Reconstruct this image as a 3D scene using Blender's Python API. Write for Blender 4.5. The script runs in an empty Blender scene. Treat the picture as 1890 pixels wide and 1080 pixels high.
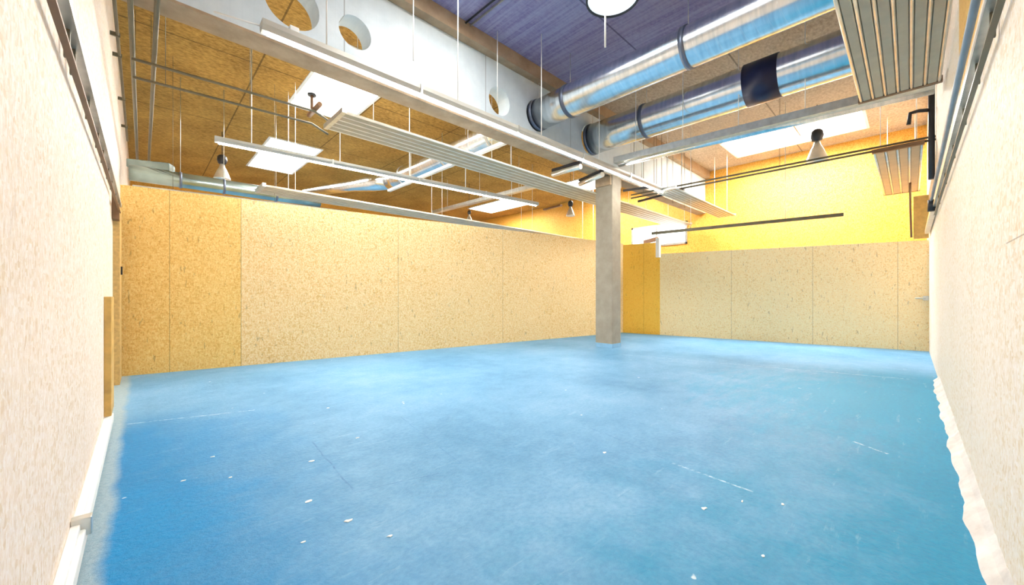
import bpy, math, random
from mathutils import Vector, Matrix
random.seed(7)
C = bpy.context.scene.collection
S = bpy.context.scene

# ------------------------------------------------------------------ camera
F_PX, AZ, EYE, HOR = 708.5, math.radians(46.05), 1.30, 544.0
cd = bpy.data.cameras.new('camera'); cam = bpy.data.objects.new('camera', cd); C.objects.link(cam)
cd.sensor_width = 36; cd.lens = F_PX / 1890 * 36; cd.shift_y = 4 / 1890; cd.clip_start = 0.05
cam.location = (0, 0, EYE); cam.rotation_euler = (math.pi/2, 0, AZ - math.pi/2)
S.camera = cam
S.view_settings.view_transform = 'Standard'; S.view_settings.look = 'None'
S.view_settings.gamma = 1; S.view_settings.use_curve_mapping = False
S.view_settings.exposure = 1.20
# ------------------------------------------------------------------ world (overcast sky outside)
W = bpy.data.worlds.new('sky'); S.world = W; W.use_nodes = True
bg = W.node_tree.nodes['Background']; bg.inputs[0].default_value = (0.80, 0.90, 1, 1); bg.inputs[1].default_value = 1.0
# daylight falling through each skylight (power per square metre of opening)
SKY_W = 40.0
SKY_COL = (1.0, 0.98, 0.95)
SKY_K = [0.42, 1.2, 1.1, 1.6, 1.1, 1.1]     # power factor per opening, chosen to balance near and far brightness

# the room's plan (metres): right wall runs along x, left wall along y, floor z = 0
XL, YR, ZC, XB, YF = -0.26, -0.30, 5.70, 14.6, 19.0
# skylight openings x0,x1,y0,y1
SKY = [(2.45, 3.75, 1.2, 4.2), (2.45, 3.75, 6.9, 9.9), (2.6, 3.9, 12.4, 15.6),
       (12.1, 13.7, 0.8, 3.8), (12.0, 13.5, 7.1, 9.7), (12.0, 13.5, 12.9, 15.6)]

# ------------------------------------------------------------------ helpers
def P(px, py, z):
    """where the sight line of a photo point meets the level z"""
    D = (z - EYE) * F_PX / (HOR - py); X = (px - 945) / F_PX * D
    return Vector((X*math.sin(AZ) + D*math.cos(AZ), -X*math.cos(AZ) + D*math.sin(AZ), z))

class MB:
    def __init__(s): s.v = []; s.f = []; s.sm = []
    def add(s, vs, fs, smooth=False):
        b = len(s.v); s.v += [tuple(v) for v in vs]
        for f in fs: s.f.append([b+i for i in f]); s.sm.append(smooth)
        return s
    def box(s, x0, x1, y0, y1, z0, z1):
        v = [(x, y, z) for z in (z0, z1) for y in (y0, y1) for x in (x0, x1)]
        return s.add(v, [(0,2,3,1),(4,5,7,6),(0,1,5,4),(2,6,7,3),(0,4,6,2),(1,3,7,5)])
    def prof(s, p0, p1, pts, smooth=False, cap=True):
        """closed profile (u sideways, w up) swept p0 -> p1"""
        p0 = Vector(p0); p1 = Vector(p1); d = (p1-p0).normalized()
        up = Vector((0,0,1)) if abs(d.z) < .9 else Vector((0,1,0))
        u = d.cross(up).normalized(); w = u.cross(d).normalized()
        n = len(pts)
        vs = [p + u*a + w*b for p in (p0, p1) for a, b in pts]
        fs = [(i, (i+1) % n, n+(i+1) % n, n+i) for i in range(n)]
        s.add(vs, fs, smooth)
        if cap: s.add(vs, [tuple(range(n-1, -1, -1)), tuple(range(n, 2*n))])
        return s
    def bar(s, p0, p1, w, h):
        return s.prof(p0, p1, [(-w/2,-h/2),(w/2,-h/2),(w/2,h/2),(-w/2,h/2)])
    def rod(s, p0, p1, r, n=12):
        return s.prof(p0, p1, [(r*math.cos(2*math.pi*i/n), r*math.sin(2*math.pi*i/n)) for i in range(n)], True)
    def ring(s, p0, p1, r, t, n=32):
        p0 = Vector(p0); p1 = Vector(p1); d = (p1-p0).normalized()
        up = Vector((0,0,1)) if abs(d.z) < .9 else Vector((0,1,0))
        u = d.cross(up).normalized(); w = u.cross(d).normalized(); vs = []
        for p, rr in ((p0, r), (p0, r+t), (p1, r+t), (p1, r)):
            for i in range(n):
                a = 2*math.pi*i/n; vs.append(p + u*rr*math.cos(a) + w*rr*math.sin(a))
        fs = [(k*n+i, k*n+(i+1) % n, ((k+1) % 4)*n+(i+1) % n, ((k+1) % 4)*n+i) for k in range(4) for i in range(n)]
        return s.add(vs, fs, True)
    def path(s, pts, r, n=12):
        """smooth round pipe through points"""
        pts = [Vector(p) for p in pts]; rings = []; base = len(s.v); vs = []
        prev = None
        for i, p in enumerate(pts):
            d = ((pts[i+1]-p) if i < len(pts)-1 else (p-pts[i-1])).normalized()
            if 0 < i < len(pts)-1: d = ((pts[i+1]-p).normalized() + (p-pts[i-1]).normalized()).normalized()
            if prev is None:
                up = Vector((0,0,1)) if abs(d.z) < .9 else Vector((0,1,0)); u = d.cross(up).normalized()
            else:
                u = (prev - d*prev.dot(d)).normalized()
            prev = u; w = u.cross(d)
            rr = r[i] if isinstance(r, (list, tuple)) else r
            vs += [p + (u*math.cos(2*math.pi*k/n) + w*math.sin(2*math.pi*k/n))*rr for k in range(n)]
        m = len(pts)
        fs = [(j*n+k, j*n+(k+1) % n, (j+1)*n+(k+1) % n, (j+1)*n+k) for j in range(m-1) for k in range(n)]
        s.add(vs, fs, True)
        s.add(vs, [tuple(range(n-1,-1,-1)), tuple(range((m-1)*n, m*n))])
        return s
    def lathe(s, c, prof, n=28, smooth=True):
        """(radius, height) profile about the vertical through c"""
        c = Vector(c); vs = []
        for r, z in prof:
            for k in range(n):
                a = 2*math.pi*k/n; vs.append((c.x + r*math.cos(a), c.y + r*math.sin(a), c.z + z))
        m = len(prof)
        return s.add(vs, [(j*n+k, j*n+(k+1) % n, (j+1)*n+(k+1) % n, (j+1)*n+k) for j in range(m-1) for k in range(n)], smooth)
    def build(s, name, mat, parent=None, bevel=0, kind=None):
        off = Vector((0,0,0)); q = parent
        while q is not None: off += q.location; q = q.parent
        me = bpy.data.meshes.new(name)
        me.from_pydata([tuple(Vector(v)-off) for v in s.v], [], s.f); me.update()
        for p, sm in zip(me.polygons, s.sm): p.use_smooth = sm
        me.materials.append(mat)
        import bmesh
        b = bmesh.new(); b.from_mesh(me); bmesh.ops.remove_doubles(b, verts=b.verts, dist=1e-5)
        bmesh.ops.recalc_face_normals(b, faces=b.faces); b.to_mesh(me); b.free()
        for e in me.edges: pass
        o = bpy.data.objects.new(name, me); C.objects.link(o); o.parent = parent
        if bevel:
            m = o.modifiers.new('bevel', 'BEVEL'); m.width = bevel; m.segments = 2; m.limit_method = 'ANGLE'
        if kind: o['kind'] = kind
        return o

def tag(o, label, cat, group=None, kind=None):
    o['label'] = label; o['category'] = cat
    if group: o['group'] = group
    if kind: o['kind'] = kind
    return o
def thing(name, loc, label, cat, group=None):
    o = bpy.data.objects.new(name, None); C.objects.link(o); o.location = loc; o.empty_display_size = .2
    return tag(o, label, cat, group)
def tree_copy(src, label):
    c = src.copy(); C.objects.link(c); c['label'] = label
    for ch in list(src.children):
        d = ch.copy(); C.objects.link(d); d.parent = c
        for g in list(ch.children):
            e = g.copy(); C.objects.link(e); e.parent = d
    return c

# ------------------------------------------------------------------ materials
class N:
    def __init__(s, name):
        s.m = bpy.data.materials.new(name); s.m.use_nodes = True; s.t = s.m.node_tree
        s.b = s.t.nodes['Principled BSDF']; s.geo = None
    def n(s, typ, **kw):
        x = s.t.nodes.new(typ)
        for k, v in kw.items():
            if k.startswith('i_'): x.inputs[k[2:].replace('_', ' ')].default_value = v
            else: setattr(x, k, v)
        return x
    def L(s, a, b): s.t.links.new(a, b)
    def pos(s):
        if s.geo is None: s.geo = s.n('ShaderNodeNewGeometry')
        return s.geo.outputs['Position']
    def xyz(s):
        x = s.n('ShaderNodeSeparateXYZ'); s.L(s.pos(), x.inputs[0]); return x.outputs
    def scale(s, v, rot=(0,0,0)):
        m = s.n('ShaderNodeMapping'); m.inputs['Scale'].default_value = v; m.inputs['Rotation'].default_value = rot
        s.L(s.pos(), m.inputs[0]); return m.outputs[0]
    def noise(s, vec, sc, det=3, rough=.5):
        x = s.n('ShaderNodeTexNoise'); x.inputs['Scale'].default_value = sc; x.inputs['Detail'].default_value = det
        x.inputs['Roughness'].default_value = rough; s.L(vec, x.inputs['Vector']); return x.outputs['Fac']
    def math(s, op, a, b=None, c=None, clamp=False):
        x = s.n('ShaderNodeMath', operation=op); x.use_clamp = clamp
        for i, v in enumerate((a, b, c)):
            if v is None: continue
            if isinstance(v, (int, float)): x.inputs[i].default_value = v
            else: s.L(v, x.inputs[i])
        return x.outputs[0]
    def ramp(s, fac, stops):
        x = s.n('ShaderNodeValToRGB'); e = x.color_ramp.elements
        while len(e) < len(stops): e.new(.5)
        for k, (p, c) in enumerate(stops):
            e[k].position = p; e[k].color = (c, c, c, 1) if isinstance(c, (int, float)) else (*c, 1)
        s.L(fac, x.inputs[0]); return x.outputs[0]
    def mix(s, fac, a, b, mode='MIX'):
        x = s.n('ShaderNodeMix', data_type='RGBA', blend_type=mode)
        for i, v in ((0, fac), (6, a), (7, b)):
            if isinstance(v, (int, float)): x.inputs[i].default_value = v
            elif isinstance(v, tuple): x.inputs[i].default_value = (*v, 1)
            else: s.L(v, x.inputs[i])
        return x.outputs[2]
    def bump(s, h, st, dist=.01):
        x = s.n('ShaderNodeBump'); x.inputs['Strength'].default_value = st; x.inputs['Distance'].default_value = dist
        s.L(h, x.inputs['Height']); s.L(x.outputs[0], s.b.inputs['Normal'])
    def line(s, coord, at, w):
        """1 within w of coordinate value at"""
        d = s.math('ABSOLUTE', s.math('SUBTRACT', coord, at)); return s.math('LESS_THAN', d, w)
    def seg(s, ax, ay, bx, by, w):
        """1 on the floor within w of segment a-b"""
        o = s.xyz(); L2 = (bx-ax)**2+(by-ay)**2; L = math.sqrt(L2)
        rx = s.math('SUBTRACT', o[0], ax); ry = s.math('SUBTRACT', o[1], ay)
        wob = s.math('MULTIPLY', s.math('SUBTRACT', s.noise(s.pos(), 3, 3), .5), .05)
        cr = s.math('ABSOLUTE', s.math('ADD', wob, s.math('SUBTRACT', s.math('MULTIPLY', rx, (by-ay)/L), s.math('MULTIPLY', ry, (bx-ax)/L))))
        t = s.math('ADD', s.math('MULTIPLY', rx, (bx-ax)/L2), s.math('MULTIPLY', ry, (by-ay)/L2))
        a = s.math('MULTIPLY', s.math('GREATER_THAN', t, 0), s.math('LESS_THAN', t, 1))
        return s.math('MULTIPLY', a, s.math('LESS_THAN', cr, w))
    def col(s, c):
        if isinstance(c, tuple): s.b.inputs['Base Color'].default_value = (*c, 1)
        else: s.L(c, s.b.inputs['Base Color'])
        return s
    def set(s, rough=.6, metal=0, spec=.5):
        s.b.inputs['Roughness'].default_value = rough; s.b.inputs['Metallic'].default_value = metal
        s.b.inputs['Specular IOR Level'].default_value = spec; return s.m

def simple(name, c, rough=.6, metal=0, var=.12, sc=6):
    m = N(name); n = m.noise(m.pos(), sc, 4)
    hi = tuple(min(1, v*(1+var)) for v in c); lo = tuple(v*(1-var) for v in c)
    m.col(m.ramp(n, [(.3, lo), (.7, hi)])); return m.set(rough, metal)

def osb(name, light, mid, dark, vseams, axis, tint=None, fleck=.5, extra=None, side=0):
    """chipboard: long flakes pressed in all directions, dark slivers, panel joints"""
    m = N(name); o = m.xyz()
    a = m.scale((16, 16, 34)); b = m.scale((36, 36, 14), (0.3, 0.5, 0.4))
    va = m.n('ShaderNodeTexVoronoi', feature='F1'); va.inputs['Scale'].default_value = 1.6; m.L(a, va.inputs['Vector'])
    vb = m.n('ShaderNodeTexVoronoi', feature='F1'); vb.inputs['Scale'].default_value = 1.9; m.L(b, vb.inputs['Vector'])
    sa = m.n('ShaderNodeSeparateColor'); m.L(va.outputs['Color'], sa.inputs[0])
    sb = m.n('ShaderNodeSeparateColor'); m.L(vb.outputs['Color'], sb.inputs[0])
    f = m.math('ADD', m.math('MULTIPLY', sa.outputs[0], .5), m.math('MULTIPLY', sb.outputs[1], .5))
    big = m.noise(m.pos(), .9, 2)
    f2 = m.math('ADD', m.math('MULTIPLY', f, .7), m.math('MULTIPLY', big, .3))
    low = tuple(v*w for v, w in zip(mid, (.90, .84, .72)))
    c = m.ramp(f2, [(.25, low), (.40, mid), (.56, light), (.70, mid)])
    # dark slivers
    sl = m.noise(m.scale((15, 15, 4), (0.2, 0.15, 0)), 1.5, 4, .55)
    c = m.mix(m.math('MULTIPLY', m.ramp(sl, [(.645, 0.0), (.69, .9)]), fleck), c, dark)
    fine = m.noise(m.scale((34, 34, 16)), 1.5, 4, .7)
    c = m.mix(m.ramp(fine, [(.38, .45), (.55, 0.0)]), c, mid, 'MULTIPLY')
    for at, z0, z1 in vseams:
        k = m.math('MULTIPLY', m.line(o[axis], at, .005), m.math('MULTIPLY', m.math('GREATER_THAN', o[2], z0), m.math('LESS_THAN', o[2], z1)))
        c = m.mix(m.math('MULTIPLY', k, .55), c, dark)
    if extra: c = extra(m, o, c)
    m.col(c); m.bump(m.math('ADD', f, fine), .5, .006)
    return m.set(.65)

# joints of the left partition as fractions of its length are set from the photograph
PL0, PL1 = P(222, 695, 0), P(1150, 614, 0)
PR0, PR1 = PL1.copy(), P(1717, 649, 0)
def on_line(px, a, b):
    """x, y where the sight line of photo column px crosses the line a-b"""
    k = (px-945)/F_PX; d = Vector((k*math.sin(AZ)+math.cos(AZ), -k*math.cos(AZ)+math.sin(AZ)))
    e = Vector((b.x-a.x, b.y-a.y)); det = d.x*(-e.y) + e.x*d.y
    t = (a.x*(-e.y) + e.x*a.y)/det
    return d*t
def warm_left(m, o, c):      # boards of the first stretch are a more orange batch
    k = m.math('LESS_THAN', o[0], on_line(445, PL0, PL1).x)
    k2 = m.math('MULTIPLY', m.math('GREATER_THAN', o[0], on_line(925, PL0, PL1).x), .0)
    c = m.mix(m.math('MULTIPLY', k, .8), c, (.99, .88, .48), 'MULTIPLY')
    return c
M_part = osb('chipboard_partition', (.97, .80, .50), (.88, .63, .29), (.28, .16, .06),
             [(on_line(p, PL0, PL1).x, 0, 4) for p in (313, 445, 735, 928)], 0, extra=warm_left)
def yellow_boards(m, o, c):
    k = m.math('GREATER_THAN', o[1], on_line(1218, PR0, PR1).y)
    return m.mix(m.math('MULTIPLY', k, .95), c, (1.0, .72, .12), 'MULTIPLY')
M_part2 = osb('chipboard_partition_pale', (1.0, .86, .55), (.97, .77, .43), (.32, .19, .09),
              [(on_line(p, PR0, PR1).y, 0, 4) for p in (1188, 1350, 1500, 1657)], 1, extra=yellow_boards)
def right_joint(m, o, c):
    up = m.math('MULTIPLY', m.math('GREATER_THAN', o[2], 3.05), m.math('LESS_THAN', o[0], 5.2))
    c = m.mix(m.math('MULTIPLY', up, .9), c, (1.0, .66, .18), 'MULTIPLY')
    k = m.math('MULTIPLY', m.line(o[2], 1.53, .003), m.math('MULTIPLY', m.math('GREATER_THAN', o[0], 1.6), m.math('LESS_THAN', o[0], 2.8)))
    return m.mix(m.math('MULTIPLY', k, .6), c, (.3, .2, .12))
M_wallL = osb('chipboard_whitewashed', (.90, .81, .74), (.84, .71, .58), (.45, .32, .2), [(1.15, 0, 6), (3.6, 0, 6)], 1, fleck=.25)
M_wallR = osb('chipboard_whitewashed_right', (.90, .82, .75), (.86, .74, .60), (.45, .32, .2), [(1.72, 1.53, 6), (4.2, 0, 6)], 0, fleck=.25, extra=right_joint)
M_yel = osb('chipboard_deep_yellow', (.90, .53, .12), (.80, .41, .05), (.5, .26, .02), [], 1, fleck=.15)
M_edge = simple('cut_board_edge', (.58, .38, .13), .7, var=.2, sc=20)

def ceiling_mat(name, a, b, seams_x, seams_y, stripes=False):
    m = N(name); o = m.xyz()
    n1 = m.noise(m.scale((9, 16, 12)), 1.4, 6, .75); n2 = m.noise(m.pos(), 1.1, 3)
    n = m.math('ADD', m.math('MULTIPLY', n1, .75), m.math('MULTIPLY', n2, .25))
    c = m.ramp(n, [(.36, b), (.62, a)])
    if stripes:
        w = m.math('SINE', m.math('MULTIPLY', o[0], 2*math.pi/.12)); c = m.mix(m.math('MULTIPLY', m.math('GREATER_THAN', w, .88), .35), c, b)
        s2 = m.noise(m.scale((14, .5, 1)), 1.5, 3)
        c = m.mix(m.ramp(s2, [(.4, 0.0), (.6, .5)]), c, (a[0]*1.3, a[1]*1.35, a[2]*1.2))
    for v in seams_x: c = m.mix(m.math('MULTIPLY', m.line(o[0], v, .014), .7), c, tuple(x*.35 for x in b))
    for v in seams_y: c = m.mix(m.math('MULTIPLY', m.line(o[1], v, .014), .7), c, tuple(x*.35 for x in b))
    m.col(c); m.bump(n1, .6, .01); return m.set(.85)
M_ceil = ceiling_mat('woodwool_ochre', (.66, .37, .08), (.24, .115, .015), (1.62, 3.85, 6.0, 8.1), (8.64, 12.2))
M_ceil2 = ceiling_mat('woodwool_pale', (.58, .48, .36), (.32, .25, .18), (9.0, 11.8), (2.3,))
M_purple = ceiling_mat('violet_decking', (.32, .30, .47), (.19, .155, .34), (), (3.42,), True)

def floor_mat():
    m = N('blue_floor_paint'); o = m.xyz()
    big = m.noise(m.pos(), .55, 4, .6); mid = m.noise(m.pos(), 5, 5, .65)
    c = m.ramp(m.math('ADD', m.math('MULTIPLY', big, .7), m.math('MULTIPLY', mid, .3)),
               [(.36, (.09, .265, .45)), (.52, (.15, .35, .55)), (.68, (.22, .42, .61))])
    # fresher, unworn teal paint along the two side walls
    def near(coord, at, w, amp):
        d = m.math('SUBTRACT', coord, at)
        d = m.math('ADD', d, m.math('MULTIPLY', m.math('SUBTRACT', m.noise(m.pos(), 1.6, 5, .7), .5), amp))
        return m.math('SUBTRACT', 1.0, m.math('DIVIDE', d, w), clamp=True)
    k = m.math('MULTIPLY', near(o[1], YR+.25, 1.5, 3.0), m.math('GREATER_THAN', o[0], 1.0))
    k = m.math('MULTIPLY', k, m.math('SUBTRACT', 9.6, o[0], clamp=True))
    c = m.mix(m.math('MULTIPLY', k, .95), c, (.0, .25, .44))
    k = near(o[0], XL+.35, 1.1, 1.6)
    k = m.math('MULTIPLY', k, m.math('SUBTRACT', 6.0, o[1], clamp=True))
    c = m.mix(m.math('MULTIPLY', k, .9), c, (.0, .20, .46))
    # two patches of bright unworn paint
    for px, py, rad in ((1640, 745, 2.3), (215, 985, .75)):
        q = P(px, py, 0)
        d = m.math('SQRT', m.math('ADD', m.math('POWER', m.math('SUBTRACT', o[0], q.x), 2.0), m.math('POWER', m.math('SUBTRACT', o[1], q.y), 2.0)))
        d = m.math('ADD', d, m.math('MULTIPLY', m.math('SUBTRACT', m.noise(m.scale((1, 3, 1), (0, 0, .5)), 1.8, 6, .7), .5), rad*1.6))
        c = m.mix(m.ramp(m.math('DIVIDE', d, rad), [(.35, .9), (1.0, 0.0)]), c, (.0, .30, .52) if px > 900 else (.0, .23, .52))
    # drag marks and scuffs
    sc = m.noise(m.scale((1.2, 9, 1), (0, 0, .25)), 1.3, 7, .72)
    c = m.mix(m.ramp(sc, [(.60, 0.0), (.75, .4)]), c, (.45, .62, .74))
    sp = m.noise(m.pos(), 9, 2, .5)
    c = m.mix(m.ramp(sp, [(.755, 0.0), (.78, .75)]), c, (.80, .86, .85))
    def P2(x, y): q = P(x, y, 0); return q.x, q.y
    for a, b, w, cc in (((575, 815), (655, 908), .006, (.03, .14, .34)), ((655, 910), (810, 873), .004, (.03, .14, .34)),
                        ((1240, 855), (1390, 908), .010, (.60, .74, .80)), ((1150, 655), (1680, 700), .02, (.40, .56, .68)),
                        ((215, 785), (470, 757), .012, (.62, .74, .80)), ((1575, 815), (1640, 838), .012, (.60, .74, .80)),
                        ((1090, 790), (1235, 850), .005, (.05, .2, .42)), ((1180, 815), (1360, 775), .004, (.05, .2, .42)),
                        ((740, 770), (850, 855), .004, (.05, .2, .42))):
        c = m.mix(m.math('MULTIPLY', m.seg(*P2(*a), *P2(*b), w), m.ramp(m.noise(m.pos(), 14, 4, .7), [(.42, 0.0), (.56, .6)])), c, cc)
    # bare concrete border where the paint stops
    rag = m.math('MULTIPLY', m.math('SUBTRACT', m.noise(m.pos(), 2.5, 6, .6), .5), .10)
    e = m.ramp(m.math('SUBTRACT', m.math('ADD', o[0], rag), XL), [(.10, 1.0), (.155, 0.0)])
    c = m.mix(m.math('MULTIPLY', e, .85), c, (.36, .45, .47))
    m.col(c)
    gr = m.noise(m.pos(), 28, 4, .7)
    c = m.mix(m.ramp(gr, [(.36, .35), (.6, 0.0)]), c, (.35, .6, .75), 'MULTIPLY'); m.col(c)
    m.bump(gr, .6, .012)
    return m.set(.48, 0, .22)
M_floor = floor_mat()

def conc(name, a, b, fl=None):
    m = N(name); n = m.noise(m.pos(), 3.5, 6, .65); c = m.ramp(n, [(.3, b), (.7, a)])
    if fl is not None:
        o = m.xyz(); w = m.math('SINE', m.math('MULTIPLY', o[fl], 2*math.pi/.11))
        c = m.mix(m.math('MULTIPLY', m.math('GREATER_THAN', w, .9), .18), c, b)
        for q in (1.9, 4.3, 6.7, 9.3, 11.6): c = m.mix(m.math('MULTIPLY', m.line(o[fl], q, .008), .6), c, (.2, .2, .2))
    m.col(c); m.bump(m.noise(m.pos(), 30, 4), .2, .004); return m.set(.75)
M_gird = conc('whitewashed_girder', (.70, .78, .82), (.60, .68, .72), 0)
M_conc = conc('bare_concrete', (.40, .35, .27), (.29, .25, .19))
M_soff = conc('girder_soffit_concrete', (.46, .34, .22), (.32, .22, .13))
M_plast = conc('rough_white_plaster', (.86, .83, .80), (.55, .50, .46))

def duct_mat():
    m = N('galvanised_duct'); o = m.xyz()
    n = m.noise(m.scale((1, 8, 1)), 2.5, 3)
    m.col(m.ramp(n, [(.3, (.62, .68, .72)), (.7, (.86, .89, .91))]))
    w = m.math('SINE', m.math('MULTIPLY', m.math('ADD', o[1], m.math('MULTIPLY', o[0], .25)), 2*math.pi/.14))
    m.bump(m.math('GREATER_THAN', w, .93), .35, .004); return m.set(.24, 1)
M_duct = duct_mat()
M_band = simple('dark_duct_band', (.16, .19, .26), .4, .7)
M_navy = simple('navy_wrap', (.012, .016, .06), .35, 0)
M_galv = simple('galvanised_steel', (.62, .63, .60), .35, .85, sc=12)
M_panel = simple('radiant_panel_paint', (.47, .41, .30), .45, .1, var=.08)
M_panel_d = simple('radiant_panel_groove', (.38, .36, .30), .5, .1, var=.08)
M_white = simple('white_enamel', (.86, .87, .85), .4, 0, var=.04)
M_house = simple('grey_lamp_housing', (.50, .49, .44), .4, .2, var=.05)
M_teal = simple('tarnished_duct', (.36, .47, .47), .25, .9, var=.2, sc=3)
M_pvc = simple('white_plastic', (.85, .86, .82), .35, 0, var=.05)
M_pipe = simple('dull_steel_pipe', (.17, .15, .10), .45, .4)
M_dark = simple('dark_metal', (.05, .05, .055), .45, .5)
M_brown = simple('brown_steel', (.22, .12, .06), .5, .2)
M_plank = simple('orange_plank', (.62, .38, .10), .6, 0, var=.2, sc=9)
M_bell = simple('aluminium_bell', (.80, .78, .70), .3, .6)
M_chip = simple('flaked_paint', (.85, .86, .80), .6)
def glow(name, c, s):
    m = N(name); m.col((.9, .9, .9)); m.b.inputs['Emission Color'].default_value = (*c, 1)
    m.b.inputs['Emission Strength'].default_value = s; return m.set(.4)
M_pane = glow('daylit_milky_pane', SKY_COL, 3.0)
M_tube = glow('lit_tube', (1, .98, .93), 62)
M_win = glow('daylit_window_pane', (.86, .95, 1), 1.6)
M_lens = glow('lamp_diffuser', (.80, .90, 1), .35)

# ------------------------------------------------------------------ structure
MB().box(XL-.3, XB+.3, YR-.3, YF+.3, -.2, 0).build('floor', M_floor, kind='structure')
def slab(x0, x1, y0, y1, holes):
    """ceiling slab with rectangular openings"""
    xs = sorted({x0, x1} | {v for h in holes for v in h[:2]}); ys = sorted({y0, y1} | {v for h in holes for v in h[2:]})
    b = MB()
    for i in range(len(xs)-1):
        for j in range(len(ys)-1):
            cx, cy = (xs[i]+xs[i+1])/2, (ys[j]+ys[j+1])/2
            if any(h[0] < cx < h[1] and h[2] < cy < h[3] for h in holes): continue
            b.add([(xs[i], ys[j], ZC), (xs[i+1], ys[j], ZC), (xs[i+1], ys[j+1], ZC), (xs[i], ys[j+1], ZC)], [(0,3,2,1)])
            b.add([(xs[i], ys[j], ZC+.3), (xs[i+1], ys[j], ZC+.3), (xs[i+1], ys[j+1], ZC+.3), (xs[i], ys[j+1], ZC+.3)], [(0,1,2,3)])
    return b
YG0, YG1, ZG = 5.12, 5.42, 4.25      # girder: front, back, underside
slab(XL-.3, 6.9, YR-.3, YG0, SKY[:1]).build('ceiling', M_purple, kind='structure')
slab(6.9, XB+.3, YR-.3, YG0, SKY[3:4]).build('ceiling', M_ceil2, kind='structure')
slab(XL-.3, XB+.3, YG0, YF+.3, [SKY[1], SKY[2], SKY[4], SKY[5]]).build('ceiling', M_ceil, kind='structure')
for i, (a, b, c, d) in enumerate(SKY):
    fr = MB()
    fr.box(a-.06, a, c-.06, d+.06, ZC-.02, ZC+.45).box(b, b+.06, c-.06, d+.06, ZC-.02, ZC+.45)
    fr.box(a, b, c-.06, c, ZC-.02, ZC+.45).box(a, b, d, d+.06, ZC-.02, ZC+.45)
    o = fr.build('window_%d' % (i+1), M_white, kind='structure')
    MB().box(a, b, c, d, ZC+.36, ZC+.38).build('pane', M_pane, o)
    gb = MB()
    for k in (1, 2): gb.bar((a, c+(d-c)*k/3, ZC+.33), (b, c+(d-c)*k/3, ZC+.33), .03, .03)
    gb.build('glazing_bar', M_galv, o)
    MB().bar((a+(b-a)*.15, c+(d-c)*.45, ZC+.1), (a+(b-a)*.85, c+(d-c)*.45, ZC+.1), .035, .035).build('opening_rod', M_brown, o)
    ld = bpy.data.lights.new('daylight', 'AREA'); ld.shape = 'RECTANGLE'; ld.size = b-a; ld.size_y = d-c
    ld.energy = SKY_K[i]*SKY_W*(b-a)*(d-c); ld.color = SKY_COL
    lo = bpy.data.objects.new('daylight', ld); C.objects.link(lo); lo.location = ((a+b)/2, (c+d)/2, ZC+.35)

# left wall: sheet wall to the ceiling; thick lining in front that stops short of the corner
MB().box(XL-.25, XL-.04, YR-.3, YF, 0, ZC).build('wall_left', M_wallL, kind='structure')
YLE = 6.15
MB().box(XL-.04, XL, YR, YLE, 0, 2.9).build('wall_left_lining', M_wallL, kind='structure')
MB().box(XL, XB, YR-.25, YR, 0, ZC).build('wall_right', M_wallR, kind='structure')
# back wall with a window opening in the rear bay
WY0, WY1, WZ0, WZ1 = 5.75, 8.0, 3.2, 4.05
bw = MB().box(XB, XB+.2, YR-.25, WY0, 0, ZC).box(XB, XB+.2, WY1, YF, 0, ZC).box(XB, XB+.2, WY0, WY1, 0, WZ0).box(XB, XB+.2, WY0, WY1, WZ1, ZC)
bw.build('wall_back', M_yel, kind='structure')
wf = MB().box(XB-.03, XB+.1, WY0, WY0+.07, WZ0, WZ1).box(XB-.03, XB+.1, WY1-.07, WY1, WZ0, WZ1).box(XB-.03, XB+.1, WY0, WY1, WZ0, WZ0+.07).box(XB-.03, XB+.1, WY0, WY1, WZ1-.07, WZ1).box(XB-.02, XB+.1, 6.9, 6.96, WZ0, WZ1)
wo = wf.build('window_7', M_galv, kind='structure')
MB().box(XB+.05, XB+.07, WY0, WY1, WZ0, WZ1).build('pane', M_win, wo)
MB().box(XL-.3, XB+.3, YF, YF+.2, 0, ZC).build('wall_far', M_yel, kind='structure')
# partitions
def wallseg(a, b, h0, h1, t):
    d = Vector((b.x-a.x, b.y-a.y, 0)).normalized(); n = Vector((-d.y, d.x, 0))*t
    A = Vector((a.x, a.y, 0)); B = Vector((b.x, b.y, 0)); Z0 = Vector((0,0,h0)); Z1 = Vector((0,0,h1))
    return [A, B, B+n, A+n, A+Z0, B+Z1, B+n+Z1, A+n+Z0], [(0,1,2,3),(4,7,6,5),(0,4,5,1),(1,5,6,2),(2,6,7,3),(3,7,4,0)]
v, f = wallseg(PL0, PL1, 3.05, 3.05, .12); MB().add(v, f).build('wall_partition_left', M_part, kind='structure')
q = on_line(1218, PR0, PR1); Q = Vector((q.x, q.y, 0))
v, f = wallseg(PR0, Q, 3.0, 3.0, .12); v2, f2 = wallseg(Q, PR1, 2.62, 2.55, .12)
MB().add(v, f).add(v2, f2).build('wall_partition_right', M_part2, kind='structure')

# ------------------------------------------------------------------ girder with round holes
def ygirder_hole(px, py):
    k = (px-945)/F_PX; D = YG0/(-k*math.cos(AZ)+math.sin(AZ)); return D*(k*math.sin(AZ)+math.cos(AZ)), EYE+(HOR-py)/F_PX*D
DZ = 4.83; D1X, D2X = 5.62, 7.45
holes = [(*ygirder_hole(540, 6), .30), (*ygirder_hole(656, 60), .215), (*ygirder_hole(922, 187), .25)]
bpy.context.view_layer.update()
g = MB().box(XL, XB, YG0, YG1, ZG, ZC); go = g.build('perforated_girder', M_gird)
for k, (hx, hz, r) in enumerate(holes + [(D1X, DZ, .30), (D2X, DZ+.03, .35)]):
    cut = MB().rod((hx, YG0-.5, hz), (hx, YG1+.5, hz), r, 40).build('cut', M_gird)
    md = go.modifiers.new('b%d' % k, 'BOOLEAN'); md.object = cut; md.operation = 'DIFFERENCE'; md.solver = 'EXACT'
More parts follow.
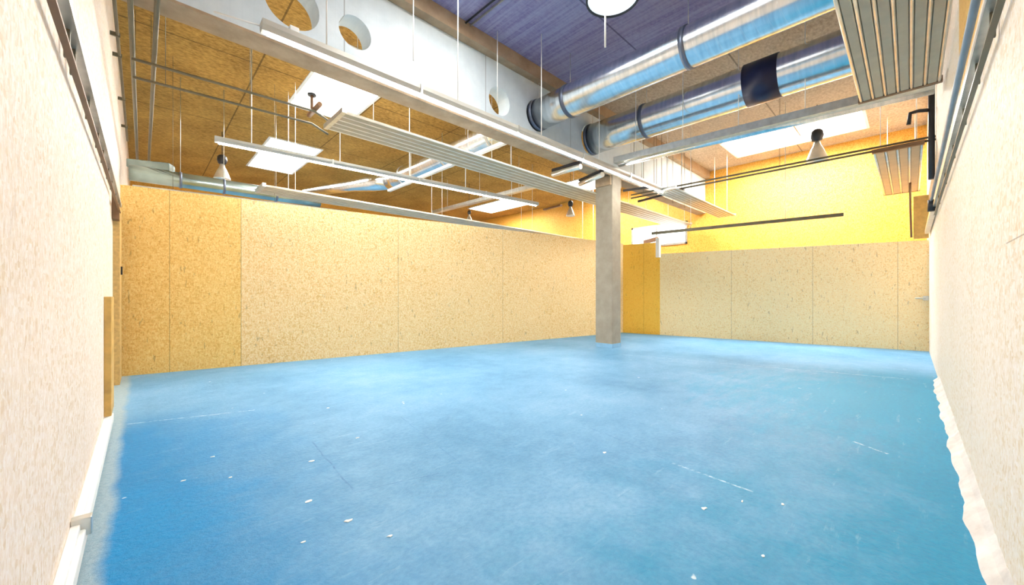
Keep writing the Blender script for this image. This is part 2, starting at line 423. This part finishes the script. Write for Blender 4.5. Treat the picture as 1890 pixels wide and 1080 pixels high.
bpy.context.view_layer.update()
dg = bpy.context.evaluated_depsgraph_get(); me = bpy.data.meshes.new_from_object(go.evaluated_get(dg))
go.modifiers.clear(); go.data = me
for o in [o for o in bpy.data.objects if o.name.startswith('cut')]: bpy.data.objects.remove(o)
for p in me.polygons: p.use_smooth = False
tag(go, 'deep white concrete girder with round holes spanning above the room onto the column', 'girder')
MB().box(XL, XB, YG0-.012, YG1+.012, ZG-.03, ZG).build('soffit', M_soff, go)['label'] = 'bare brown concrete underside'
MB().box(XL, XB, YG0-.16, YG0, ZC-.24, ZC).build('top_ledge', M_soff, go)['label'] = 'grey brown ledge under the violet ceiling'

# column
cx, cy = 8.42, 5.26
co = thing('concrete_column', (cx, cy, 0), 'square grey concrete column standing on the blue floor under the girder', 'column')
MB().box(cx-.20, cx+.20, cy-.24, cy+.24, 0, ZG-.03).build('shaft', M_conc, co, bevel=.015)
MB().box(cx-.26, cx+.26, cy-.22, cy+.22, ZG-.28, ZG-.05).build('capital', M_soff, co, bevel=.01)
MB().box(cx-.203, cx+.203, cy-.243, cy+.243, 0, .10).build('painted_foot', simple('blue_overpaint', (.25, .48, .68), .6), co)['label'] = 'foot smeared with blue floor paint'

# ------------------------------------------------------------------ ducts
def duct(x, z, r, y0, y1, label, bands, wrap=None, name='round_duct'):
    t = thing(name, (x, y0, z), label, 'duct')
    MB().path([(x, y0, z), (x, y0+.01, z)] + [(x, y0+(y1-y0)*k/8, z) for k in range(1, 8)] + [(x, y1, z)], r, 48).build('tube', M_duct, t)
    for y in bands: MB().ring((x, y-.035, z), (x, y+.035, z), r, .012, 40).build('clamp_band', M_band, t)
    if wrap: MB().ring((x, wrap[0], z), (x, wrap[1], z), r, .014, 40).build('wrap', M_navy, t)['label'] = 'dark navy wrap around the duct'
    for y in bands:
        MB().rod((x-.0, y, z+r), (x, y, ZC), .006, 8).build('hanger_rod', M_galv, t)
    return t
R1, R2 = .28, .33
duct(D1X, DZ, R1, YR+.01, YG0-.02, 'large shiny duct leaving the white girder, nearer the camera', [5.06, 4.3, 2.2])
duct(D2X, DZ+.03, R2, YR+.01, YG0-.02, 'large shiny duct with a dark navy wrap, behind the nearer one', [5.06, 3.75], (1.45, 1.94))
for x, z, r in ((D1X, DZ, R1), (D2X, DZ+.03, R2)):
    pass
t = thing('round_duct', (D1X, YG0, DZ), 'shiny duct behind the girder running down to an elbow above the left partition', 'duct')
MB().path([(D1X, YG0+.05, DZ), (D1X, 6.5, DZ), (D1X, 8, DZ), (D1X, 9.5, DZ), (D1X, 10.5, DZ), (D1X-.02, 10.9, DZ), (D1X-.1, 11.2, DZ)], .27, 40).build('tube', M_duct, t)
e0 = Vector((D1X-.08, 11.15, DZ)); e1 = P(562, 357, 4.72)
MB().path([e0, e0.lerp(e1, .2), e0.lerp(e1, .4), e1], [.26, .25, .17, .12], 32).build('reducer', M_duct, t)
for y in (6.4, 8.2, 10.4): MB().ring((D1X, y-.03, DZ), (D1X, y+.03, DZ), .27, .012, 40).build('clamp_band', M_galv, t)
# slim ducts / channels running the same way
def channel(name, a, b, w, h, mat, label, cat, hang=0, lip=True):
    t = thing(name, a, label, cat); d = (Vector(b)-Vector(a)).normalized()
    pr = [(-w/2, -h/2), (w/2, -h/2), (w/2, h/2), (w/2-.012, h/2), (w/2-.012, -h/2+.012), (-w/2+.012, -h/2+.012), (-w/2+.012, h/2), (-w/2, h/2)]
    MB().prof(a, b, pr).build('channel', mat, t)
    L = (Vector(b)-Vector(a)).length
    for k in range(hang):
        p = Vector(a) + d*L*(k+.5)/hang
        MB().rod(p, (p.x, p.y, ZC), .006, 8).build('hanger_rod', M_white, t)
    return t
# silver cable channel on the right (photo 1150,290 -> 1585,185) and its light pipe
a = P(1135, 297, 4.05); b = P(1725, 152, 4.05)
cc = channel('cable_channel', a, b, .14, .12, M_galv, 'long silver cable channel above the far bay, between wrapped duct and skylight', 'cable channel', 5)
MB().rod(a+Vector((.15, 0, -.03)), b+Vector((.15, 0, -.03)), .065, 20).build('pipe', M_duct, cc)
# channel in the rear bay (photo 810,390 -> 985,345)
a = P(800, 392, 4.6); b = P(1000, 340, 4.6)
channel('cable_channel', a, b, .16, .12, M_galv, 'pale cable channel above the left partition beyond the elbow duct', 'cable channel', 3)
a = P(718, 352, 4.35); b = P(935, 262, 4.35)
channel('cable_channel', a, b, .09, .06, M_white, 'thin pale channel running under the elbow duct', 'cable channel', 2)
# feed pipes
def feed(pts, r, label, mat=None, cat='pipe', name='steel_pipe', group=None):
    t = thing(name, pts[0], label, cat, group); MB().path(pts, r, 12).build('tube', mat or M_pipe, t)
    for k in (.15, .6):
        p = Vector(pts[0]).lerp(Vector(pts[1]), k); MB().rod(p, (p.x, p.y, ZC), .003, 6).build('hanger_rod', M_pipe, t)
    return t
# duct along the top of the left partition, beyond it
a = P(238, 318, 3.62); b = P(590, 372, 3.62)
t = thing('round_duct', a, 'silvery duct lying behind the top of the left partition', 'duct')
MB().path([a, a.lerp(b, .3), a.lerp(b, .7), b], .15, 32).build('tube', M_teal, t)
for k in (.22, .43, .72):
    p = a.lerp(b, k); MB().rod(p+Vector((0,0,.15)), (p.x, p.y, ZC), .006, 8).build('hanger_rod', M_galv, t); d = (b-a).normalized(); MB().ring(p-d*.02, p+d*.02, .15, .012, 32).build('clamp_band', M_band, t)
a2 = P(240, 304, 3.9); b2 = P(318, 312, 3.9)
MB().bar(a2, b2, .3, .16)  .build('duct_box', M_teal, t, bevel=.01)
a = P(245, 345, 3.2); b = P(640, 392, 3.2)
feed([a, b], .04, 'slim silver pipe just above the left partition edge', M_galv)

# ------------------------------------------------------------------ radiant heating panels
ZR = 3.85
def radiant(x0, x1, y0, y1, n, label, z=ZR, drop=6):
    t = thing('radiant_panel', (x0, (y0+y1)/2, z), label, 'heating panel')
    w = (y1-y0)/n; s = MB(); r = MB()
    s.box(x0, x1, y0, y1, z+.025, z+.04)
    for k in range(n):
        a = y0+w*k
        s.box(x0, x1, a+.02, a+w-.02, z, z+.025)
    s.build('plate', M_panel, t, bevel=.004)
    for k in range(n+1):
        a = y0+w*k
        r.rod((x0-.02, a, z+.012), (x1+.02, a, z+.012), .017, 10)
    r.build('heating_tubes', M_bell, t)['label'] = 'row of slim tubes along the panel'
    for xx, nm in ((x0-.03, 'header'), (x1+.03, 'header')):
        MB().bar((xx, y0-.03, z+.03), (xx, y1+.03, z+.03), .06, .07).build(nm, M_brown if nm == 'header' and y0 < 1 else M_galv, t)
    L = x1-x0; m = max(2, int(L/3)+1)
    for k in range(m):
        xx = x0 + L*(k+.15)/(m-.7)
        for yy in (y0+.06, y1-.06): MB().rod((xx, yy, z+.04), (xx, yy, ZC), .006, 8).build('hanger_rod', M_white, t)
    return t
radiant(1.6, 6.85, -.24, .45, 6, 'wide ribbed heating panel overhead by the right wall, cut by the top edge')
radiant(9.55, 13.7, -.14, .45, 4, 'ribbed heating panel near the yellow wall with a brown end bar')
radiant(2.05, 14.2, 5.47, 6.17, 5, 'long ribbed heating panel behind the white girder', ZR-.02)
radiant(9.25, 13.7, 3.92, 4.40, 5, 'ribbed heating panel right of the column by the yellow wall')
a = P(490, 345, 3.42)
radiant(a.x, 13.6, a.y-.02, a.y+.62, 5, 'long grey heating panel above the left partition', 3.42)

a, b = P(243, 108, 4.0), P(580, 205, 4.0); c, d = P(245, 142, 4.0), P(575, 228, 4.0)
feed([a, b, b+Vector((.25,0,-.1))], .016, 'upper thin feed pipe reaching the panel behind the girder')
feed([c, d, d+Vector((.25,0,-.1))], .016, 'lower thin feed pipe reaching the panel behind the girder')
vb = P(600, 215, 4.0)
t = thing('valve', vb, 'dark pipe valve at the near end of the panel behind the girder', 'valve')
MB().rod(vb+Vector((-.15,-.25,.05)), vb+Vector((-.15,.25,.05)), .035).build('body', M_brown, t)
MB().rod(vb+Vector((-.15,.12,.05)), vb+Vector((-.15,.12,.3)), .022).build('stem', M_brown, t)
MB().rod(vb+Vector((-.15,.12,.3)), vb+Vector((-.15,.12,.33)), .06).build('hand_wheel', M_dark, t)
xa = P(250, 180, 4.1)
feed([(xa.x-.02, 2.0, 4.1), (xa.x+.0, 12.5, 4.1)], .022, 'overhead pipe along the left wall, nearest to it')
xb = P(281, 180, 4.1)
feed([(xb.x, 2.0, 4.1), (xb.x, 12.5, 4.1)], .022, 'overhead pipe along the left wall, farther from it')
for z, lab in ((4.0, 'upper'), (3.92, 'lower')):
    a = P(1165, 360 if z == 4.0 else 366, z); b = P(1733, 250 if z == 4.0 else 256, z)
    feed([a, b], .02, lab+' of the paired brown pipes crossing before the yellow wall')
# conduit on the left wall with clips
t = thing('wall_conduit', (XL-.01, 2, 4.6), 'grey conduit with clips high on the left wall', 'conduit')
MB().rod((XL+.03, 1.5, 4.7), (XL+.03, 12, 4.7), .018).build('tube', M_pipe, t)
for y in (4.3, 5.4, 6.0, 7.2, 7.8, 9.5, 11): MB().box(XL-.04, XL+.055, y-.012, y+.012, 4.675, 4.725).build('clip', M_pipe, t)
# black riser on the right wall
rx = 9.6
t = thing('riser_pipe', (rx, YR, 3.2), 'black vertical pipe on the right wall beside the cable channel', 'pipe')
MB().path([(rx, YR+.05, 3.25), (rx, YR+.05, 4.95)], .04, 16).build('tube', M_dark, t)
MB().path([(rx, YR+.05, 4.42), (rx-.02, YR+.2, 4.45), (rx-.02, YR+.3, 4.44), (rx-.02, YR+.32, 4.25)], .03, 12).build('branch', M_dark, t)
MB().rod((rx, YR+.05, 4.9), (rx, YR+.05, 4.98), .07).build('collar', M_galv, t)
t = thing('drop_pipe', (12.2, YR+.2, 2.6), 'thin brown pipe dropping from the small heating panel', 'pipe')
MB().path([(12.6, .0, 3.86), (12.6, .0, 3.35), (12.6, -.02, 2.6)], .02, 10).build('tube', M_brown, t)
# orange brown slab standing in for the shaded zone by the right partition top
tag(MB().box(12.72, 12.80, YR+.01, -.05, 2.58, 3.55).build('shade_slab', M_plank, bevel=.004), 'orange brown upright slab standing in for the shaded corner above the right partition', 'board')

# ------------------------------------------------------------------ batten lights
def batten(a, b, w, h, label, nh, up=True):
    t = thing('batten_light', a, label, 'strip light'); a = Vector(a); b = Vector(b); d = (b-a).normalized(); L = (b-a).length
    pr = [(-w*.5, h*.5), (w*.5, h*.5), (w*.5, 0), (w*.32, -h*.5), (-w*.32, -h*.5), (-w*.5, 0)]
    MB().prof(a, b, pr).build('housing', M_house, t)
    MB().rod(a+d*.05+Vector((0,0,-h*.5-.015)), b-d*.05+Vector((0,0,-h*.5-.015)), .009, 12).build('tube', M_tube, t)
    for k in range(nh):
        p = a + d*L*(k+.35)/nh
        MB().rod((p.x, p.y, p.z+h*.5), (p.x, p.y, ZC), .008, 8).build('hanger_rod', M_white, t)
    n = int(L/1.5)
    for k in range(1, n):
        p = a+d*L*k/n; MB().bar(p-d*.015, p+d*.015, w+.02, h+.015).build('joint_clip', M_galv, t)
    return t
a, b = P(482, 48, 3.9), P(1225, 352, 3.9)
batten(a, b, .13, .10, 'long white strip light in front of the white girder', 5)
MB_t = MB().rod(P(395, 22, 3.95), a, .008, 8); tag(MB_t.build('lamp_cable', M_white), 'thin white cable feeding the long strip light', 'cable')
a, b = P(396, 257, 3.9), P(992, 377, 3.9)
batten(a, b, .12, .09, 'white strip light above the left partition, under the square skylight', 5)
a, b = P(1203, 431, 3.0), P(1557, 396, 3.0)
channel('cable_channel', a, b, .07, .07, M_pipe, 'thin brown rail hanging in front of the yellow wall', 'rail', 2)
a, b = P(1004, 387, 4.4), P(1036, 379, 4.4)
tag(MB().bar(a, b, .1, .06).build('ceiling_rail', M_brown), 'short brown rail left of the column near the pendant', 'rail')
a, b = P(1190, 447, 3.15), P(1213, 441, 3.15)
tag(MB().bar(a, b, .1, .12).build('wall_bracket', M_brown), 'short brown bar above the yellow boards right of the column', 'bracket')
q = on_line(1218, PR0, PR1)
tag(MB().box(q.x-.16, q.x-.04, q.y-.05, q.y+.07, 2.5, 3.12).build('white_post', M_white, bevel=.005), 'short white post at the step in the right partition', 'post')

# cross pipes and ballasts near the column top
for i, (p, q, lab) in enumerate((((1020, 322), (1072, 307), 'short white lamp tube just left of the column top, left one'), ((1070, 340), (1112, 322), 'short white lamp tube touching the column top, right one'))):
    a = P(*p, 4.1); b = P(*q, 4.1); t = thing('lamp_tube', a, lab, 'lamp')
    MB().rod(a, b, .06, 16).build('tube', M_bell, t); MB().bar(a+Vector((0,0,.09)), b+Vector((0,0,.09)), .08, .05).build('ballast', M_dark, t)
for i, (p, q, lab) in enumerate((((1150, 352), (1205, 345), 'dark bar right of the column top, upper one'), ((1178, 372), (1262, 350), 'dark bar right of the column top, lower one'))):
    a = P(*p, 3.95); b = P(*q, 3.95); tag(MB().bar(a, b, .05, .05).build('cross_bar', M_dark), lab, 'bar')

# ------------------------------------------------------------------ pendants
def pendant(p, s, label):
    t = thing('bell_pendant', p, label, 'pendant lamp', 'bell pendants')
    p = Vector(p)
    MB().lathe(p, [(.0, .30*s), (.05*s, .29*s), (.07*s, .2*s), (.12*s, .1*s), (.2*s, -.12*s), (.205*s, -.14*s), (.19*s, -.12*s), (.11*s, .09*s), (.0, .15*s)]).build('shade', M_bell, t)
    MB().lathe(p, [(0, .56*s), (.06*s, .55*s), (.11*s, .5*s), (.12*s, .4*s), (.09*s, .3*s), (0, .28*s)]).build('ballast_housing', M_dark, t)
    MB().lathe(p, [(0, .06*s), (.05*s, .03*s), (.06*s, -.03*s), (.03*s, -.09*s), (0, -.1*s)], 16).build('bulb', M_lens, t)
    MB().rod(p+Vector((0,0,.55*s)), (p.x, p.y, ZC), .008, 8).build('cord', M_dark, t)
pendant(P(410, 322, 4.55), .95, 'bell pendant with black top beside the left partition duct')
pendant(P(1508, 285, 4.55), 1.05, 'bell pendant with black top hanging below the long skylight')
pendant(P(1053, 393, 4.1), .75, 'bell pendant with black top just left of the column')
pendant(P(866, 404, 4.3), .6, 'small bell pendant above the left partition, left of the far skylights')
# round lamp under the violet ceiling
lp = P(1131, -4, ZC-.42)
t = thing('dome_lamp', lp, 'round white dome lamp with dark rim under the violet ceiling', 'ceiling lamp')
MB().lathe(lp, [(0, .02), (.30, .0), (.335, .0)], 40).build('diffuser', M_lens, t)
MB().ring(lp+Vector((0,0,-.02)), lp+Vector((0,0,.035)), .33, .025, 40).build('rim', M_dark, t)
MB().lathe(lp, [(.355, .02), (.33, .12), (.2, .26), (.06, .34), (.0, .35)], 40).build('dome', M_bell, t)
MB().rod(lp+Vector((0,0,.34)), (lp.x, lp.y, ZC), .012).build('cord', M_dark, t)
wp = P(1117, 22, 4.9)
tag(MB().rod((wp.x, wp.y, 4.45), (wp.x, wp.y, ZC), .012, 10).build('hanging_rod', M_white), 'white rod hanging free below the dome lamp', 'rod')
# ceiling conduit with drop box
a = P(838, 60, ZC-.03); b = P(912, 0, ZC-.03)
t = thing('ceiling_conduit', a, 'pair of thin conduits crossing the violet ceiling at the girder', 'conduit')
e = (b-a).normalized()*4
MB().rod(a, a+e, .015).build('tube', M_dark, t); MB().rod(a+Vector((.09,0,0)), a+Vector((.09,0,0))+e, .015).build('tube', M_galv, t)
MB().rod(a, a+Vector((0,0,-.4)), .015).build('drop', M_dark, t)
ORD = ['first', 'second', 'third', 'fourth', 'fifth', 'sixth', 'seventh', 'eighth', 'ninth', 'tenth', 'eleventh', 'twelfth', 'thirteenth', 'fourteenth', 'fifteenth', 'sixteenth', 'seventeenth']
# hanging wires in front of the girder's far part
xw = [9.0, 9.5, 10.1, 10.25, 10.9, 11.3, 11.9, 12.15, 12.7]
for i, x in enumerate(xw):
    tag(MB().rod((x, YG0-.25, 4.0 if i % 2 else ZG+.02), (x, YG0-.25, ZC), .006, 6).build('hanging_wire', M_pipe), 'thin hanging wire before the white girder, %s to the right of the column' % ORD[i], 'wire', 'thin wires right of the column')
for px, py0, py1, z in ((763, 0, 112, 4.5), (918, 60, 190, 4.5)):
    p = P(px, py1, z); tag(MB().rod(p, (p.x, p.y, ZC), .008, 8).build('suspension_rod', M_white), 'white suspension rod before the girder, %s' % ('left of the violet ceiling' if px < 800 else 'beside the smallest round hole'), 'rod')
p = P(556, 55, 4.3)
tag(MB().box(p.x-.05, p.x+.05, YG0-.08, YG0, 4.33, 4.47).build('junction_box', M_white, bevel=.008), 'small white junction box on the girder below the largest hole', 'box')

# ------------------------------------------------------------------ wall rails
def ladder(axis, w, z, s0, s1, label, sgn, drops, low=(-.06, -.06), up=(.08, .08)):
    """two slim rails on brackets; runs along y (axis 1) or x (axis 0)"""
    def V(s, o, zz): return (w+sgn*o, s, zz) if axis == 1 else (s, w+sgn*o, zz)
    t = thing('wall_rail', V(s0, 0, z), label, 'wall rail')
    MB().bar(V(s0, .03, z+up[0]), V(s1, .03, z+up[1]), .042, .036).build('upper_rail', M_galv, t)
    MB().bar(V(s0, .03, z+low[0]), V(s1, .03, z+low[1]), .024, .014).build('lower_rail', M_brown if axis == 1 else M_pipe, t)
    for s in drops: MB().bar(V(s, .02, z+low[0]+(low[1]-low[0])*(s-s0)/(s1-s0)), V(s, .02, z+up[0]+(up[1]-up[0])*(s-s0)/(s1-s0)), .02, .02).build('bracket', M_pipe, t)
    return t
ladder(1, XL, 2.52, .3, 7.9, 'grey metal rail on brackets along the left wall', 1, [1.0, 1.62, 2.6, 2.8, 3.5, 4.2, 4.7, 5.4, 6.0, 6.8, 7.4], (-.22, -.04), (-.06, .06))
t = ladder(0, YR, 2.62, .3, 9.0, 'grey double trunking and rail along the right wall', 1, [1.7, 2.3, 3.0, 3.6, 4.4, 5.4, 6.6, 8.0])
MB().rod((.3, YR+.07, 2.78), (9.1, YR+.07, 2.79), .018, 16).build('blue_pipe', simple('bluish_pipe', (.30, .36, .42), .5, .0), t)['label'] = 'bluish pipe above the rail'
MB().rod((9.0, YR+.06, 2.62), (9.0, YR+.06, 2.80), .05, 16).build('end_cap', M_dark, t)
MB().bar((9.0, YR+.045, 2.66), (12.3, YR+.045, 2.66), .07, .07).build('far_channel', M_galv, t)

# ------------------------------------------------------------------ left side low items
t = thing('skirting_trunking', (XL, 1, 0), 'white plastic trunking along the foot of the left wall', 'trunking')
MB().box(XL, XL+.055, -.1, 5.6, .03, .105).build('channel', M_pvc, t, bevel=.008)
MB().box(XL, XL+.035, -.1, 5.3, .105, .135).build('cover', M_white, t, bevel=.004)
MB().box(XL, XL+.075, 2.92, 2.98, .07, .16).build('clip', M_galv, t, bevel=.004)
tag(MB().box(XL, XL+.05, 5.30, 5.75, .14, 1.28).build('wooden_plank', M_plank, bevel=.004), 'orange brown plank standing against the end of the left wall', 'plank')
t = thing('door_jamb', (XL-.03, 8.2, 0), 'brown upright board beside the left partition with a narrow dark gap', 'board')
MB().box(XL-.04, XL+.03, 7.9, PL0.y-.1, 0, 2.62).build('board', M_edge, t)
MB().box(XL-.04, XL+.032, 7.6, 7.86, 2.35, 2.7).build('dark_head', M_brown, t)
MB().box(XL+.03, XL+.05, 8.2, 8.26, 1.6, 1.72).build('hinge', M_dark, t)
# rough plaster fillet at the foot of the right wall
fl = MB(); n = 120; x0, x1 = .2, 8.6; vs = []
for i in range(n+1):
    x = x0+(x1-x0)*i/n; w = .075*(1-.1*i/n)*(1+.12*math.sin(i*.31)+.1*math.sin(i*.83+1)+random.uniform(-.05, .05)); h = .07*(1+random.uniform(-.15, .15))
    vs += [(x, YR, h*1.25), (x, YR+w*.35, h*.7), (x, YR+w*.75, h*.32), (x, YR+w, 0), (x, YR, 0)]
fl.add(vs, [(5*i+k, 5*i+(k+1) % 5, 5*i+5+(k+1) % 5, 5*i+5+k) for i in range(n) for k in range(5)])
fl.build('baseboard_right', M_plast, kind='structure')
# small latch on the right partition corner
lx = PR1.x-.03
t = thing('door_latch', (lx, YR+.06, 1.22), 'small metal latch in the corner of the right partition', 'latch')
MB().box(lx-.06, lx-.0, YR+.005, YR+.10, 1.17, 1.27).build('plate', M_galv, t, bevel=.004)
MB().rod((lx-.05, YR+.05, 1.22), (lx-.05, YR+.22, 1.22), .015).build('bolt', M_galv, t)

# ------------------------------------------------------------------ paint flecks on the floor
for i, (px, py) in enumerate(sorted(((1117, 835), (338, 887), (575, 851), (570, 925), (642, 961), (1445, 931), (1073, 766), (425, 881), (392, 843), (1370, 925), (605, 753), (745, 745), (720, 989), (560, 1000), (1300, 938), (660, 808), (1408, 1026)))):
    c = P(px, py, .003); r = random.uniform(.012, .028); k = 7; vs = []
    for j in range(k):
        a = 2*math.pi*j/k; q = r*random.uniform(.4, 1.2); vs.append((c.x+q*math.cos(a), c.y+q*.6*math.sin(a)))
    b = MB().add([(x, y, .0005) for x, y in vs]+[(x, y, .004) for x, y in vs], [tuple(range(k)), tuple(range(k, 2*k))]+[(j, (j+1) % k, k+(j+1) % k, k+j) for j in range(k)])
    tag(b.build('paint_fleck', M_chip), 'small pale paint fleck on the blue floor, %s counted from the left' % ORD[i], 'fleck', 'pale flecks on the blue floor')
